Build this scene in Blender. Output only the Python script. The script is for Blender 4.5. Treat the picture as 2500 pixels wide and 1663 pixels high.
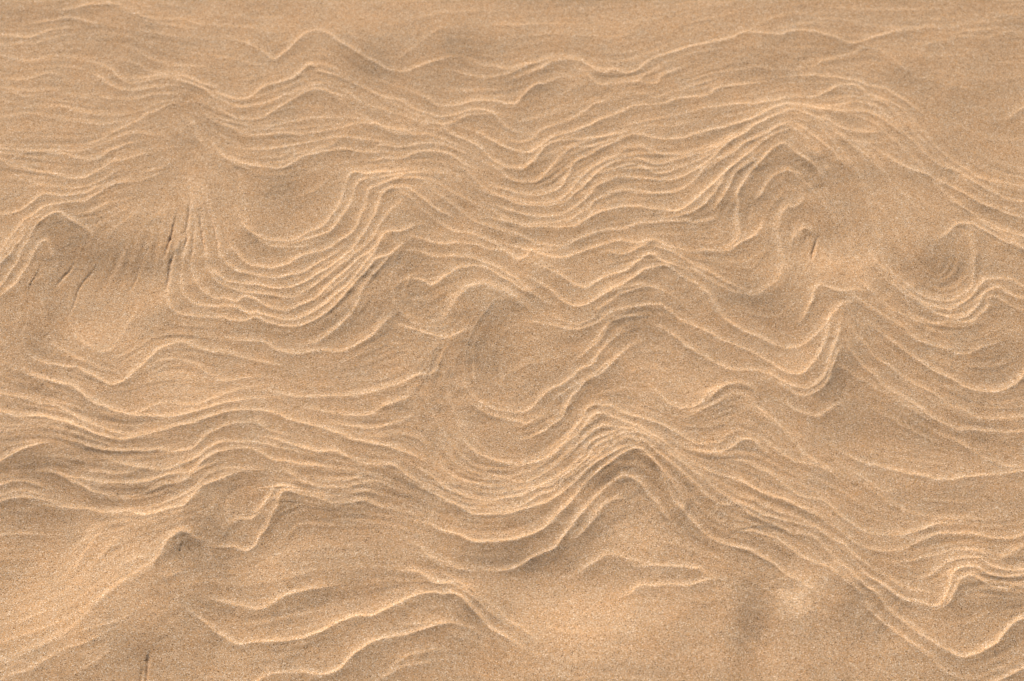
import bpy, math
import numpy as np

for o in list(bpy.data.objects):
    bpy.data.objects.remove(o)
sc = bpy.context.scene

# ------------------------------------------------------------------ camera
CAM_H, PITCH, LENS = 1.21, 54.0, 60.0
cam_data = bpy.data.cameras.new("camera")
cam = bpy.data.objects.new("camera", cam_data)
bpy.context.collection.objects.link(cam)
cam.location = (0.0, 0.0, CAM_H)
cam.rotation_euler = (math.radians(90.0 - PITCH), 0.0, 0.0)
cam_data.lens = LENS
cam_data.sensor_width = 36.0
cam_data.clip_start = 0.01
cam_data.clip_end = 2000.0
cam_data.dof.use_dof = True
cam_data.dof.focus_distance = 1.42
cam_data.dof.aperture_fstop = 7.0
sc.camera = cam

# ------------------------------------------------------------------ sky and sun
SUN_EL, SUN_AZ = 30.0, 19.0          # degrees above the horizon, degrees left of straight ahead
world = bpy.data.worlds.new("World")
sc.world = world
world.use_nodes = True
wn = world.node_tree
wn.nodes.clear()
w_out = wn.nodes.new("ShaderNodeOutputWorld")
w_bg = wn.nodes.new("ShaderNodeBackground")
w_sky = wn.nodes.new("ShaderNodeTexSky")
w_sky.sky_type = 'NISHITA'
w_sky.sun_disc = False
w_sky.sun_elevation = math.radians(SUN_EL)
w_sky.sun_rotation = math.radians(-SUN_AZ)
w_bg.inputs["Strength"].default_value = 0.055
wn.links.new(w_sky.outputs["Color"], w_bg.inputs["Color"])
wn.links.new(w_bg.outputs["Background"], w_out.inputs["Surface"])

sun_data = bpy.data.lights.new("sun", 'SUN')
sun_data.energy = 4.8
sun_data.angle = math.radians(0.6)
sun_data.color = (1.0, 0.965, 0.91)
sun = bpy.data.objects.new("sun", sun_data)
bpy.context.collection.objects.link(sun)
sun.rotation_euler = (math.radians(-(90.0 - SUN_EL)), 0.0, math.radians(SUN_AZ))
sun.location = (-1.0, 3.0, 3.0)

sc.cycles.pixel_filter_type = 'BLACKMAN_HARRIS'
sc.cycles.filter_width = 1.2
sc.view_settings.view_transform = 'Standard'
sc.view_settings.look = 'None'
sc.view_settings.gamma = 1.0
sc.view_settings.exposure = 0.385
sc.view_settings.use_curve_mapping = False

# ------------------------------------------------------------------ the relief of the sand
# Crests of the wind-cut layers, on the ground, in tenths of a millimetre (x to the right, y away).
# Each: height, width factor, then x,y pairs; the gentle side lies on the right of travel.
CRESTS = """0.8 1 -4568 12929 -4472 12952 -4353 12989 -4232 13019 -4126 13017
0.4 1 -5217 12950 -5094 12953 -4944 12951
0.4 1 -4111 13045 -3963 12962 -3842 12897 -3734 12824 -3596 12791 -3462 12799 -3290 12791 -3148 12734 -2962 12716 -2715 12700
0.35 1 -3727 12764 -3576 12733 -3413 12696 -3250 12657
0.7 1 -4815 12754 -4719 12773 -4625 12808 -4540 12825 -4454 12821 -4349 12779 -4221 12750
0.7 1 -5084 12598 -4994 12574 -4892 12549 -4798 12578 -4709 12635 -4606 12680 -4483 12681
0.6 1 -5131 12449 -5031 12436 -4913 12461 -4804 12462 -4712 12499 -4621 12539 -4528 12572
0.5 1 -5103 12299 -4975 12258 -4875 12240 -4776 12224 -4695 12243 -4614 12264 -4533 12292 -4437 12291 -4323 12252
0.3 1 -4735 12191 -4632 12226 -4574 12244
0.6 1 -4962 11971 -4826 11957 -4712 11986 -4612 12035 -4543 12054 -4466 12015
0.5 1 -4929 11786 -4813 11741 -4703 11723 -4587 11735
0.6 1 -3737 12330 -3619 12261 -3518 12222 -3388 12150 -3264 12128 -3143 12134
0.4 1 -3947 12262 -3821 12225 -3692 12153 -3561 12076 -3375 12048 -3228 12038
0.8 1 -3961 12093 -3849 11978 -3746 11922 -3663 11930 -3534 11962 -3426 11973 -3302 11941 -3163 11885 -3051 11837 -2960 11759 -2819 11659 -2693 11591 -2596 11571 -2481 11603 -2354 11642 -2199 11735 -2070 11804
0.9 1 -4078 11992 -3983 11908 -3878 11843 -3757 11823 -3651 11837 -3534 11864 -3438 11866
0.9 1 -3635 11987 -3528 12012 -3432 12015 -3332 11992 -3208 11966 -3069 11902 -2945 11843 -2839 11743 -2740 11702 -2608 11691 -2506 11750 -2431 11843 -2316 11893 -2177 11951 -2088 12053 -2034 12129 -1981 12146 -1910 12072
0.7 1 -3994 11728 -3870 11696 -3718 11708 -3579 11739 -3474 11766 -3366 11761
0.4 1 -4363 11589 -4235 11526 -4077 11495 -3924 11484 -3808 11496 -3695 11531 -3583 11572 -3449 11647 -3333 11675
0.5 1 -4191 11393 -4069 11361 -3939 11350 -3827 11379 -3714 11406
0.7 1 -3966 11137 -3862 11220 -3757 11302 -3619 11406 -3492 11518 -3349 11610
0.8 1 -4867 10971 -4694 10975 -4522 10991 -4367 10967 -4227 10956 -4141 10919 -4023 10899 -3912 10924 -3829 10988 -3767 11037
0.5 1 -4882 11052 -4760 11025 -4524 11004 -4317 11012 -4132 11008 -4000 11051 -3851 11140 -3744 11206 -3634 11250 -3493 11241
0.8 1 -4850 10878 -4727 10831 -4604 10784 -4481 10742 -4337 10713 -4240 10674 -4122 10647 -4010 10657 -3950 10713 -3858 10790 -3755 10871 -3646 10909
0.7 1 -4660 10642 -4517 10617 -4392 10559 -4273 10533 -4147 10520 -4015 10547 -3932 10590 -3839 10655 -3768 10716
0.8 1 -2805 11517 -2679 11433 -2545 11394 -2441 11412 -2385 11449 -2275 11551 -2176 11634 -2088 11725 -1998 11793 -1904 11816 -1832 11800 -1746 11758
0.6 1 -2661 11369 -2514 11310 -2373 11307 -2326 11312 -2213 11357 -2065 11395 -1916 11440 -1751 11448 -1575 11452 -1456 11422 -1301 11370
0.4 1 -2557 11261 -2381 11268 -2207 11283 -2058 11301 -1908 11336 -1745 11345
0.8 1 -2703 11312 -2616 11255 -2506 11216 -2376 11197 -2318 11209 -2202 11219 -2063 11211 -1971 11230 -1833 11265 -1671 11293 -1568 11334 -1453 11371 -1336 11363
0.7 1 -2489 11023 -2383 11010 -2359 11009 -2188 11046 -2042 11091 -1883 11137 -1734 11173 -1584 11197 -1501 11175 -1384 11156 -1302 11145
1 1 -2507 10838 -2365 10807 -2283 10796 -2179 10785 -2080 10848 -1972 10931 -1883 10972 -1746 11006 -1609 11026 -1493 11014 -1353 11001
0.5 1 -2173 10858 -2085 10906 -2031 10955 -1909 11007 -1796 11055 -1673 11126
0.4 1 -2351 10909 -2201 10920 -2070 11009
0.9 1 -2590 12416 -2474 12332 -2387 12245 -2333 12253 -2245 12361 -2157 12496 -2069 12614 -1960 12649 -1884 12610 -1767 12513 -1689 12428 -1600 12359 -1499 12282 -1399 12208 -1288 12139 -1190 12088 -1069 12068 -973 12095 -890 12140 -807 12192
0.4 1 -2425 12471 -2302 12469 -2183 12502
0.4 1 -1426 12544 -1293 12557 -1160 12582
0.4 1 -1099 12259 -994 12374 -912 12473 -829 12557 -721 12638 -623 12645
0.6 1 -1592 11754 -1469 11664 -1313 11608 -1168 11530 -1012 11463 -868 11386 -690 11352 -574 11385 -481 11457 -399 11501 -317 11504
0.9 1 -1261 11759 -1116 11695 -969 11589 -836 11517 -694 11476 -552 11491 -459 11533 -377 11559 -282 11562 -187 11502 -116 11395
0.9 1 -843 11728 -733 11629 -602 11608 -484 11634 -367 11696 -236 11699 -129 11680 -57 11648 38 11653 97 11732 217 11870 337 11921
0.7 1 -516 12070 -407 12037 -287 12009 -179 12007 -106 12026 -10 12047 135 12133 231 12176 340 12224
0.5 1 -410 12237 -288 12161 -155 12144 -47 12093 98 12142 219 12184
0.6 1 -1277 11348 -1158 11304 -1018 11311 -865 11309 -748 11299 -630 11258
0.8 1 -1216 11301 -1097 11251 -991 11230 -839 11229 -733 11202 -639 11162 -568 11116
0.9 1 -1207 11083 -1090 11073 -986 11082 -871 11111 -743 11116 -626 11089 -520 11029
0.9 1 -1222 10911 -1096 10922 -993 10949 -902 11002 -798 11023 -682 11003 -588 10957 -448 10847
0.6 1 -1525 10764 -1418 10722 -1303 10704 -1190 10735
0.4 1 -1425 10633 -1301 10670 -1154 10702 -1017 10702
1 1 -690 11346 -571 11240 -453 11168 -336 11104 -265 11010 -160 10886 -79 10817 -10 10812 71 10798 140 10825 210 10918 280 11021 351 11100 433 11153 550 11169 689 11165 853 11188 1017 11214
1 1 -220 11189 -126 11103 -45 11071 37 11033 118 11015 199 11021 281 11085 363 11169 446 11227 563 11264 693 11312 776 11353 836 11406 931 11454 1051 11518 1124 11565 1220 11594 1338 11612 1457 11622 1565 11665 1650 11690 1793 11699 1927 11756 2003 11814 2126 11863 2260 11884
0.5 1 -80 11256 14 11154 142 11163 224 11243 307 11323 460 11397
0.9 1 -125 10778 -10 10674 93 10643 196 10643 265 10671 323 10748 382 10823 453 10945 547 11043 641 11064 768 11075 850 11107
1 1 2 10515 93 10481 218 10478 332 10493 435 10542 494 10640 553 10777 613 10886 684 10948 766 10991 825 11030 919 11082 1025 11134 1121 11195 1226 11215 1317 11173 1432 11148 1549 11154 1667 11177 1786 11226 1905 11265 2025 11304 2203 11352 2337 11412 2460 11486 2584 11578 2698 11609 2852 11600 2987 11549
0.8 1 36 10406 172 10380 319 10377 444 10411 536 10498 595 10589 666 10696 784 10820 902 10906 1020 10981 1137 11030 1242 11051 1309 11001 1423 10960 1538 10950 1654 10965 1772 11005 1890 11040 1985 11086 2122 11201 2226 11214 2313 11287 2424 11349 2523 11416 2625 11485 2737 11531 2804 11496 2881 11458 2967 11390 3051 11295 3121 11198 3193 11107 3266 11032 3326 10956
0.9 1 -66 10420 36 10363 149 10339 285 10334 409 10353 511 10395 604 10487 685 10565 758 10692 840 10783 935 10856 1029 10908 1133 10922 1223 10887 1301 10837 1392 10818 1474 10840 1580 10885 1698 10931 1826 10961 1922 11018
0.9 1 709 10611 769 10707 862 10751 1002 10801 1117 10821 1186 10817 1263 10758 1353 10719 1467 10724 1573 10777 1703 10839 1787 10883
1.1 1 -21 10287 92 10238 227 10204 339 10196 441 10215 543 10269 635 10345 705 10441 788 10550 869 10612 985 10667 1112 10679 1235 10641 1349 10631 1462 10626 1589 10661 1696 10724 1816 10817 1914 10906 2004 11029 2079 11108 2166 11184
0.8 1 35 10123 125 10113 226 10112 316 10113 439 10125 540 10154 632 10224 701 10282 771 10388 853 10453 945 10490 1037 10517 1173 10509 1285 10477 1397 10466 1510 10472 1591 10498 1675 10573 1750 10674 1825 10787 1898 10841
1.3 1 35 10110 147 10080 282 10068 416 10059 539 10069 640 10117 709 10166 777 10218 880 10257 994 10294 1096 10306 1209 10298 1309 10272 1420 10253 1531 10241 1611 10283 1707 10372 1803 10473 1915 10602 1988 10683 2076 10778
0.9 1 1561 10190 1640 10210 1721 10262 1794 10335 1867 10423 1919 10515 1972 10609 2013 10711
0.9 1 1904 10297 1955 10380 2008 10488 2065 10627 2118 10720 2180 10777 2277 10849
0.9 1 279 12107 364 12178 462 12231 571 12244 655 12227 714 12184 785 12113 843 12061 927 12042 1000 12075 1071 12055 1143 12038 1240 12082 1303 12148 1404 12236 1528 12294 1616 12341 1739 12387 1863 12419 1986 12450 2110 12482 2223 12531 2313 12586 2401 12607 2571 12588 2718 12578 2795 12619 2933 12642 3029 12620 3124 12597 3241 12547 3333 12490 3428 12466 3528 12493 3618 12532 3732 12567 3822 12600
0.5 1 463 12291 583 12271 668 12255 739 12198 809 12121 880 12085 1001 12095
0.8 1 734 12027 792 11943 851 11902 934 11894 1018 11903 1090 11924 1210 11925 1292 11908 1411 11897 1475 11979 1575 12047
0.6 1 1234 11930 1334 12032 1421 12099 1546 12186 1658 12236 1758 12301 1918 12333
0.3 1 502 11767 574 11817 659 11886 744 11915
0.6 1 626 11468 710 11543 795 11619 903 11667 987 11708 1084 11747 1227 11759 1297 11740 1390 11706 1486 11727 1584 11775 1730 11826 1853 11885
0.5 1 1150 11342 1281 11385 1423 11423 1567 11462 1686 11493
0.5 1 1325 11327 1500 11317 1618 11332 1737 11373 1821 11397
0.9 1 1867 11555 1985 11567 2105 11592 2225 11610 2342 11605 2429 11643 2575 11674 2711 11718 2843 11731 2964 11741 3074 11784 3165 11851 3240 11878 3360 11877 3454 11781
0.5 1 2251 12084 2386 12117 2471 12111 2589 12083 2712 12101 2808 12098 2907 12123 3007 12158 3087 12227 3186 12246 3301 12297 3413 12328 3478 12373 3567 12409 3648 12382 3733 12292 3784 12221 3856 12123
0.4 1 2726 12664 2892 12723 3064 12722 3160 12702 3227 12641
0.4 1 4079 12417 4182 12455 4274 12498 4360 12500
0.4 1 4404 12551 4587 12553 4746 12545 4902 12593 5034 12640 5128 12612
0.3 1 4825 12800 4918 12838 5048 12874 5206 12882
0.3 1 4349 12587 4473 12602 4602 12645 4727 12655 4879 12678
0.8 1 2860 12014 2993 12028 3135 12004 3264 11980 3392 11946 3480 11887 3609 11864 3709 11805 3781 11723 3855 11645
0.8 1 2895 11569 3013 11566 3135 11590 3258 11625 3355 11645 3447 11625 3525 11583 3596 11497 3654 11412
1 1 3009 11541 3127 11530 3244 11520 3364 11526 3457 11516 3533 11465 3603 11379 3684 11285
0.5 1 3147 11688 3270 11722 3388 11719 3502 11682 3613 11631 3716 11516 3799 11423
0.9 1 2995 11420 3061 11381 3166 11276 3283 11258 3398 11243 3503 11239
0.7 1 3195 11133 3277 11123 3404 11106 3521 11097
0.9 1 2017 10903 2141 11004 2228 11090 2326 11149 2435 11208 2545 11281 2656 11340 2726 11335 2789 11267 2873 11172 2955 11077 3057 10943
0.7 1 2128 10841 2204 10934 2317 11042 2441 11144 2562 11210 2671 11244 2747 11199 2796 11115 2852 10989
1.1 1 2088 9990 2086 10223 2127 10490 2176 10582 2231 10692 2333 10824 2424 10949 2500 11034 2572 11069 2627 11031 2689 10955 2813 10817
0.6 1 2120 10745 2231 10850 2322 10965
0.9 1 2279 10427 2331 10495 2408 10605 2484 10689 2556 10731 2625 10737 2669 10723
0.5 1 4808 11442 4879 11519 4984 11600 5072 11673
0.6 1 3562 11696 3675 11648 3782 11557 3879 11397 3970 11220 4065 11055 4163 10923 4254 10835 4315 10779 4373 10717 4449 10683 4548 10653 4657 10622 4806 10586 4965 10564
0.8 1 3788 11190 3884 11036 3982 10904 4085 10806 4173 10780 4275 10691 4376 10607 4458 10539 4529 10487 4601 10436 4699 10408 4771 10392 4908 10372
0.5 1 4146 10825 4249 10745 4349 10652 4428 10572
0.9 1 3575 10901 3678 10810 3785 10752 3894 10707 4054 10606 4148 10542 4239 10467 4319 10401 4434 10327 4550 10273 4656 10224 4738 10196 4892 10155
0.6 1 4259 10446 4348 10365 4457 10327 4583 10325 4758 10311 4895 10299
0.8 1 4129 10350 4228 10263 4317 10178 4411 10125 4498 10048 4595 10013 4696 9971 4848 9919
1 1 4003 9995 4058 10058 4146 10107 4235 10100 4307 10061 4366 10011 4436 9956 4504 9897 4587 9857 4664 9814 4817 9766
0.6 1 4368 10087 4458 10021 4558 9944 4637 9887
0.8 1 -4826 10211 -4737 10226 -4623 10228 -4549 10267 -4482 10338 -4422 10397 -4374 10460 -4281 10446 -4176 10425 -4045 10444 -3959 10476 -3891 10548 -3814 10566 -3750 10591 -3662 10608 -3574 10623
0.9 1 -4700 9643 -4637 9803 -4591 9918 -4533 10034 -4490 10127 -4432 10183 -4352 10252 -4291 10300 -4194 10329 -4075 10347 -3976 10361 -3914 10406 -3867 10463 -3809 10527
0.7 1 -4636 9673 -4588 9793 -4532 9912 -4483 10023 -4432 10122 -4352 10190
1.1 1 -4656 9262 -4586 9385 -4526 9490 -4468 9677 -4421 9861 -4399 9990 -4358 10088 -4301 10156 -4231 10208 -4152 10204 -4068 10148 -3995 10093
0.9 1 -4696 9493 -4626 9617 -4553 9730 -4502 9876 -4449 10021
1.1 1 -4510 9326 -4441 9387 -4413 9472 -4376 9581 -4353 9709 -4316 9821 -4288 9886 -4244 9882 -4211 9803 -4185 9729 -4169 9679
0.7 1 -4010 10205 -3903 10236 -3841 10280 -3782 10334 -3720 10369
0.7 1 -4303 9051 -4296 8860 -4281 8733
0.6 1 -3232 11406 -3194 11280 -3148 11177
0.7 1 -3116 11422 -3057 11312 -2998 11191 -2954 11102
0.9 1 -2423 10047 -2351 9981 -2282 9945 -2193 9928 -2093 9925 -1994 9942 -1908 9992 -1844 10043 -1789 10054 -1724 10103 -1683 10167 -1642 10254 -1604 10362 -1577 10481 -1550 10599 -1511 10727 -1408 10729 -1269 10715
0.7 1 -2397 10004 -2313 9917 -2210 9867 -2097 9842 -1964 9844 -1876 9855
1 1 -1947 9913 -1859 9939 -1750 9976 -1672 10009 -1620 10078 -1569 10173 -1510 10307 -1473 10445 -1445 10576 -1391 10633 -1289 10652 -1175 10674
1 1 -2486 9735 -2413 9667 -2343 9625 -2265 9602 -2165 9601 -2090 9624 -2026 9653 -1975 9703 -1890 9757 -1782 9794 -1651 9830 -1565 9892 -1490 9956 -1438 10037 -1409 10121 -1381 10230 -1354 10351 -1349 10479 -1316 10520 -1261 10550 -1183 10595 -1094 10655 -983 10711
1 1 -2888 10497 -2842 10379 -2778 10201 -2727 10029 -2686 9852 -2640 9723 -2565 9632 -2470 9567 -2379 9533 -2334 9516 -2233 9494 -2090 9493 -1982 9509 -1876 9558 -1750 9648
1.1 1 -2639 9496 -2557 9443 -2458 9430 -2346 9412 -2301 9402 -2211 9378 -2080 9368 -1950 9380 -1865 9420 -1782 9487 -1688 9554 -1615 9628 -1532 9708 -1458 9782 -1396 9879 -1345 9971 -1305 10073 -1267 10194 -1228 10337 -1199 10440 -1167 10491 -1089 10520 -998 10526 -929 10497 -847 10402 -755 10333
1 1 -2913 10362 -2889 10186 -2855 10025 -2820 9852 -2774 9681 -2719 9526 -2655 9436 -2574 9389 -2461 9347 -2337 9318 -2292 9309 -2214 9286 -2137 9270 -2028 9262 -1931 9275 -1837 9331 -1755 9403 -1682 9470 -1610 9550 -1538 9629 -1454 9711
0.7 1 -1317 9844 -1253 9924 -1215 10042 -1175 10146 -1112 10248 -1026 10351
1 1 -2954 10261 -2920 9964 -2907 9758 -2875 9545 -2802 9377 -2682 9274 -2571 9250 -2458 9212 -2377 9278 -2285 9230 -2193 9167 -2092 9124 -1984 9121 -1890 9162 -1786 9224 -1703 9299 -1622 9391 -1541 9490 -1468 9581 -1386 9677 -1310 9725
1.1 1 -3014 10489 -2995 10268 -2989 10119 -2983 9934 -2994 9824 -2997 9688 -2998 9552 -2970 9407 -2930 9296 -2861 9220 -2781 9179 -2659 9164 -2551 9162 -2428 9133 -2325 9072 -2250 9081 -2138 9032 -2029 9014 -1922 9013 -1816 9051 -1713 9119 -1611 9222 -1519 9327 -1438 9426 -1357 9562 -1306 9641 -1244 9734 -1205 9834 -1176 9934 -1122 9983 -1045 9980
1.2 1 -3062 9847 -3093 9713 -3099 9609 -3097 9489 -3087 9330 -3065 9202 -3006 9113 -2900 9079 -2768 9061 -2637 9056 -2481 9012 -2351 8998 -2266 9030 -2176 8977 -2045 8939 -1958 8928 -1862 8937 -1747 8986 -1654 9060 -1562 9150 -1483 9269 -1413 9380 -1352 9465 -1291 9567 -1218 9656 -1132 9703
0.9 1 -1692 8784 -1588 8845 -1508 8943 -1438 9037 -1389 9126 -1361 9220 -1334 9315 -1295 9409 -1244 9498 -1192 9563
0.5 1 -1680 9272 -1556 9391 -1454 9514 -1351 9660
0.9 1 -2354 8787 -2214 8778 -2171 8770 -2091 8714 -2024 8666 -1927 8648 -1832 8653 -1727 8670 -1599 8662 -1482 8654 -1420 8687 -1349 8746 -1267 8801 -1205 8861 -1165 8918
1.1 1 -3998 8550 -3922 8532 -3814 8527 -3723 8494 -3626 8428 -3543 8362 -3463 8325 -3389 8327 -3331 8367 -3279 8446 -3215 8512 -3155 8619 -3092 8702 -3023 8747 -2941 8774 -2866 8776 -2777 8739 -2665 8696
0.7 1 -2558 8689 -2470 8660 -2391 8616 -2284 8595 -2143 8563 -2045 8534
0.6 1 -3034 8580 -2953 8606 -2866 8590 -2756 8554 -2662 8472 -2591 8406 -2502 8357 -2418 8352 -2326 8378 -2255 8394
0.9 1 -614 10072 -546 10028 -456 10021 -367 9996 -288 9946 -188 9909 -98 9852
0.9 1 -776 9901 -698 9875 -609 9857 -498 9875 -398 9872 -298 9857 -220 9819 -132 9822 -65 9796 -10 9744 35 9693 123 9703 168 9785
0.9 1 -783 9746 -727 9707 -649 9704 -539 9713 -429 9715 -340 9699 -263 9651 -185 9612 -97 9572 12 9484 89 9382
1.1 1 -818 9449 -752 9408 -686 9414 -611 9478 -535 9544 -460 9592 -372 9612 -295 9600 -207 9558 -119 9495 -9 9414 78 9340 143 9302
1.1 2 -570 9087 -528 9169 -486 9243 -433 9305 -379 9365 -336 9395 -249 9402 -173 9368 -42 9300 66 9209
0.9 1 -942 8939 -844 8899 -736 8861 -629 8833 -522 8836 -437 8875
0.9 1 47 9997 147 9942 224 9885 313 9864 412 9845 513 9868 591 9908 681 9952 771 9990 862 10028 952 10043 1053 10062 1133 10103 1223 10120 1323 10109 1435 10120 1546 10114 1656 10093
1 1 157 9795 256 9745 366 9709 476 9712 576 9740 677 9786 766 9822 868 9864 969 9898 1035 9897 1112 9876 1179 9882 1268 9907 1345 9882 1420 9836 1518 9796 1638 9774 1780 9759 1944 9751 2012 9790 2095 9862 2202 9932
0.8 1 854 9780 952 9754 1029 9752 1108 9780 1187 9833 1256 9886
0.5 1 233 9691 331 9613 429 9528
1.1 1 407 9513 514 9420 601 9368 676 9357 743 9413 833 9475 921 9512 1033 9559 1124 9641 1193 9704 1249 9735 1303 9707 1355 9652
0.9 1 1407 9795 1524 9712 1639 9616 1765 9530 1889 9431 1993 9365
1.2 1 360 9311 424 9224 488 9172 573 9140 660 9151 736 9194 803 9257 870 9317 970 9372 1038 9432 1106 9485 1185 9553 1274 9580 1352 9602 1407 9585 1500 9499 1605 9419 1688 9348 1768 9244 1832 9083 1922 8982 2024 8893 2128 8853 2231 8798 2331 8750 2396 8724 2500 8720 2576 8746 2653 8808
0.8 1 837 9287 935 9325 1035 9357 1156 9378 1265 9374 1361 9319 1444 9254
0.7 1 399 9018 463 8975 548 8943 634 8968 710 9021 788 9111 866 9189 955 9259 1066 9317
1 1 387 8926 461 8894 547 8883 643 8908 730 8955 806 9006 895 9078 993 9120 1092 9151 1223 9165 1320 9158 1383 9112 1486 9019 1600 8952 1743 8863 1844 8777 1968 8723 2081 8676 2181 8598 2250 8539 2308 8483 2388 8441 2490 8425 2556 8466 2629 8567 2691 8664 2744 8785 2777 8900 2810 9005 2860 9068
1.1 1 736 8788 803 8877 869 8954 957 9017 1034 9044 1131 9049
0.7 1 140 8796 194 8800 247 8796
1 1.5 2549 9901 2601 9978 2642 10044 2689 10074 2733 10057 2764 10018
1.1 1 2606 9075 2644 9148 2677 9211 2701 9291 2734 9349 2774 9359 2826 9335 2898 9300 2984 9299 3074 9324
1.1 1 1443 8829 1523 8727 1624 8647 1725 8578 1825 8498 1969 8467 2054 8470 2107 8468 2208 8427 2296 8361 2394 8295 2496 8265 2580 8281 2648 8350 2710 8445 2760 8548 2791 8646 2822 8740
1 1 2303 8316 2379 8250 2427 8200 2509 8191 2596 8231 2686 8311 2748 8417 2788 8511 2826 8584
0.7 1 2336 8107 2413 8052 2492 8017 2583 7985 2659 8030 2749 8092 2804 8119
1 1 3497 9442 3622 9309 3703 9257 3797 9226 3896 9235 3963 9251 4050 9320 4118 9402 4154 9498 4185 9632 4203 9754 4211 9880
1 1 3330 9593 3375 9521 3439 9424 3515 9340 3580 9258 3688 9179 3772 9144 3858 9134 3947 9150 4042 9205 4110 9289 4166 9370 4230 9437 4301 9470 4401 9477 4486 9458 4565 9409 4686 9347
1 1 3422 9371 3517 9274 3606 9207 3693 9129 3781 9062 3872 9022 3958 9023 4040 9063 4115 9131 4172 9215 4230 9308 4304 9361 4361 9375 4408 9326 4484 9260 4566 9245 4663 9221
0.9 1 3660 8971 3811 8974 3973 8976 4062 9000 4137 9065 4215 9148 4263 9241 4300 9266 4352 9245 4436 9156
0.8 1 3114 9457 3165 9354 3221 9274 3277 9196 3346 9135 3446 9060 3517 9023 3596 8981
0.9 1 3131 9161 3279 9036 3377 8959 3455 8896 3489 8832 3546 8776 3628 8744 3689 8724 3811 8681 3922 8638 4010 8652 4069 8693
1.2 1 3349 8742 3445 8647 3539 8559 3631 8470 3728 8412 3824 8351 3899 8289 3981 8264 4087 8261 4195 8272 4287 8313 4358 8362 4428 8426 4522 8527
0.7 1 2977 8869 3050 8756 3124 8648 3209 8552 3305 8466 3408 8368 3551 8266 3645 8193 3736 8106 3832 8055 3909 8009 4010 7983 4137 7989 4244 7999 4358 8009 4488 8021
0.8 1 2958 8608 3042 8492 3126 8395 3169 8321 3263 8234 3357 8157 3431 8094 3485 8035 3600 7955 3754 7874 3909 7866 4063 7858 4186 7844 4330 7855 4459 7861
0.7 1 3729 7760 3803 7703 3886 7645 3969 7588 4065 7550 4140 7514 4270 7517 4397 7522
1.1 1 2947 7549 3094 7504 3210 7466 3305 7429 3422 7414 3518 7383 3617 7373 3721 7385 3816 7409 3921 7432 4097 7443 4259 7460 4387 7472
0.7 1 2813 7468 2876 7408 2923 7365 2987 7308 3064 7276 3164 7275
0.9 1 1684 8157 1729 8217 1797 8280 1874 8319 1958 8327 2019 8307 2068 8256
0.6 1 1499 7705 1611 7696 1663 7705 1747 7728 1803 7791 1870 7856
1.1 1 1535 7632 1596 7620 1698 7621 1781 7638 1857 7690 1922 7746 1985 7762 2024 7737 2070 7684
0.7 1 2156 7721 2229 7634 2314 7563 2421 7524 2520 7500 2598 7476 2663 7411
0.6 1 2023 8089 2119 8003 2215 7918 2309 7831 2408 7784
0.9 1 -311 8134 -238 8076 -154 8034 -71 8020 12 7988 105 7958 167 7974 240 8013
1.1 1 -259 8176 -175 8127 -113 8104 -9 8083 85 8073 158 8098 210 8155 273 8223 347 8290 420 8323 495 8383 580 8442 665 8497 719 8559 763 8630 819 8712
1 1 218 7845 280 7871 342 7930 425 7985 468 8067 501 8162 555 8254 640 8360 725 8404 800 8452 865 8526 932 8611
0.6 1 472 8262 599 8355 705 8429 770 8490 877 8566
0.9 1 484 7797 537 7885 601 7986 644 8068 687 8117 738 8118 800 8098 891 8051 991 7998 1082 7954 1193 7918 1294 7870 1403 7799 1511 7730
0.9 1 441 7715 545 7804 619 7895 672 7978 715 8021 776 8012 857 7976 958 7925 1027 7881 1136 7815 1253 7712
0.8 1 398 7552 491 7638 605 7750 679 7844 731 7886 783 7894 864 7866 955 7848 1055 7822 1153 7748 1271 7656
0.6 1 -545 7461 -463 7391 -341 7352 -200 7333 -69 7331 32 7350 153 7384 255 7444 357 7533 440 7620 523 7733 587 7839
0.8 1 -491 7328 -410 7272 -310 7255 -169 7255 -39 7264 32 7281 133 7310 213 7318 294 7368 386 7423 488 7498 581 7596 644 7690 696 7745 800 7802
1 1 -592 7348 -490 7254 -389 7208 -289 7190 -169 7187 -88 7201 -18 7214 82 7242 183 7288 283 7327 375 7384 477 7448 579 7532 673 7637 746 7702 829 7761 933 7806 1003 7804
0.9 1 -337 7109 -168 7114 -18 7115 112 7162 212 7232 333 7287 435 7380 537 7444 629 7518 723 7606 806 7675 890 7736 971 7760 1050 7725 1120 7687 1198 7616
1.3 1 -639 7230 -538 7167 -437 7114 -337 7066 -237 7048 -118 7049 -28 7059 81 7089 171 7124 261 7155 352 7215 433 7273 515 7340 597 7417 679 7502 741 7557 824 7614
1.4 1 -541 6890 -422 6842 -343 6804 -235 6793 -87 6795 -18 6801 80 6836 179 6876 259 6931 349 7009 430 7096 450 7125 532 7234 615 7337 718 7432 822 7531 905 7602 966 7635 1028 7649 1078 7632 1135 7563 1210 7455
1.2 1 -38 6565 21 6581 99 6613 178 6666 266 6707 345 6748 395 6811 466 6908 527 6995 599 7099 651 7169 692 7217 775 7300 858 7378 920 7414 980 7401 1038 7350 1113 7244
1.2 1.6 564 6880 615 6944 677 7033 729 7112 791 7170 853 7209 934 7223
0.6 1 955 7850 1054 7806 1152 7724 1251 7656 1347 7561 1444 7481 1558 7377 1662 7265 1776 7177
0.7 1 1140 7687 1246 7570 1342 7457 1437 7363 1531 7260 1625 7170 1720 7105 1842 7118 1935 7040 2030 6976 2126 6935 2201 6889 2256 6846 2353 6842 2428 6806 2481 6754 2550 6675 2606 6572 2666 6516
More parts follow.
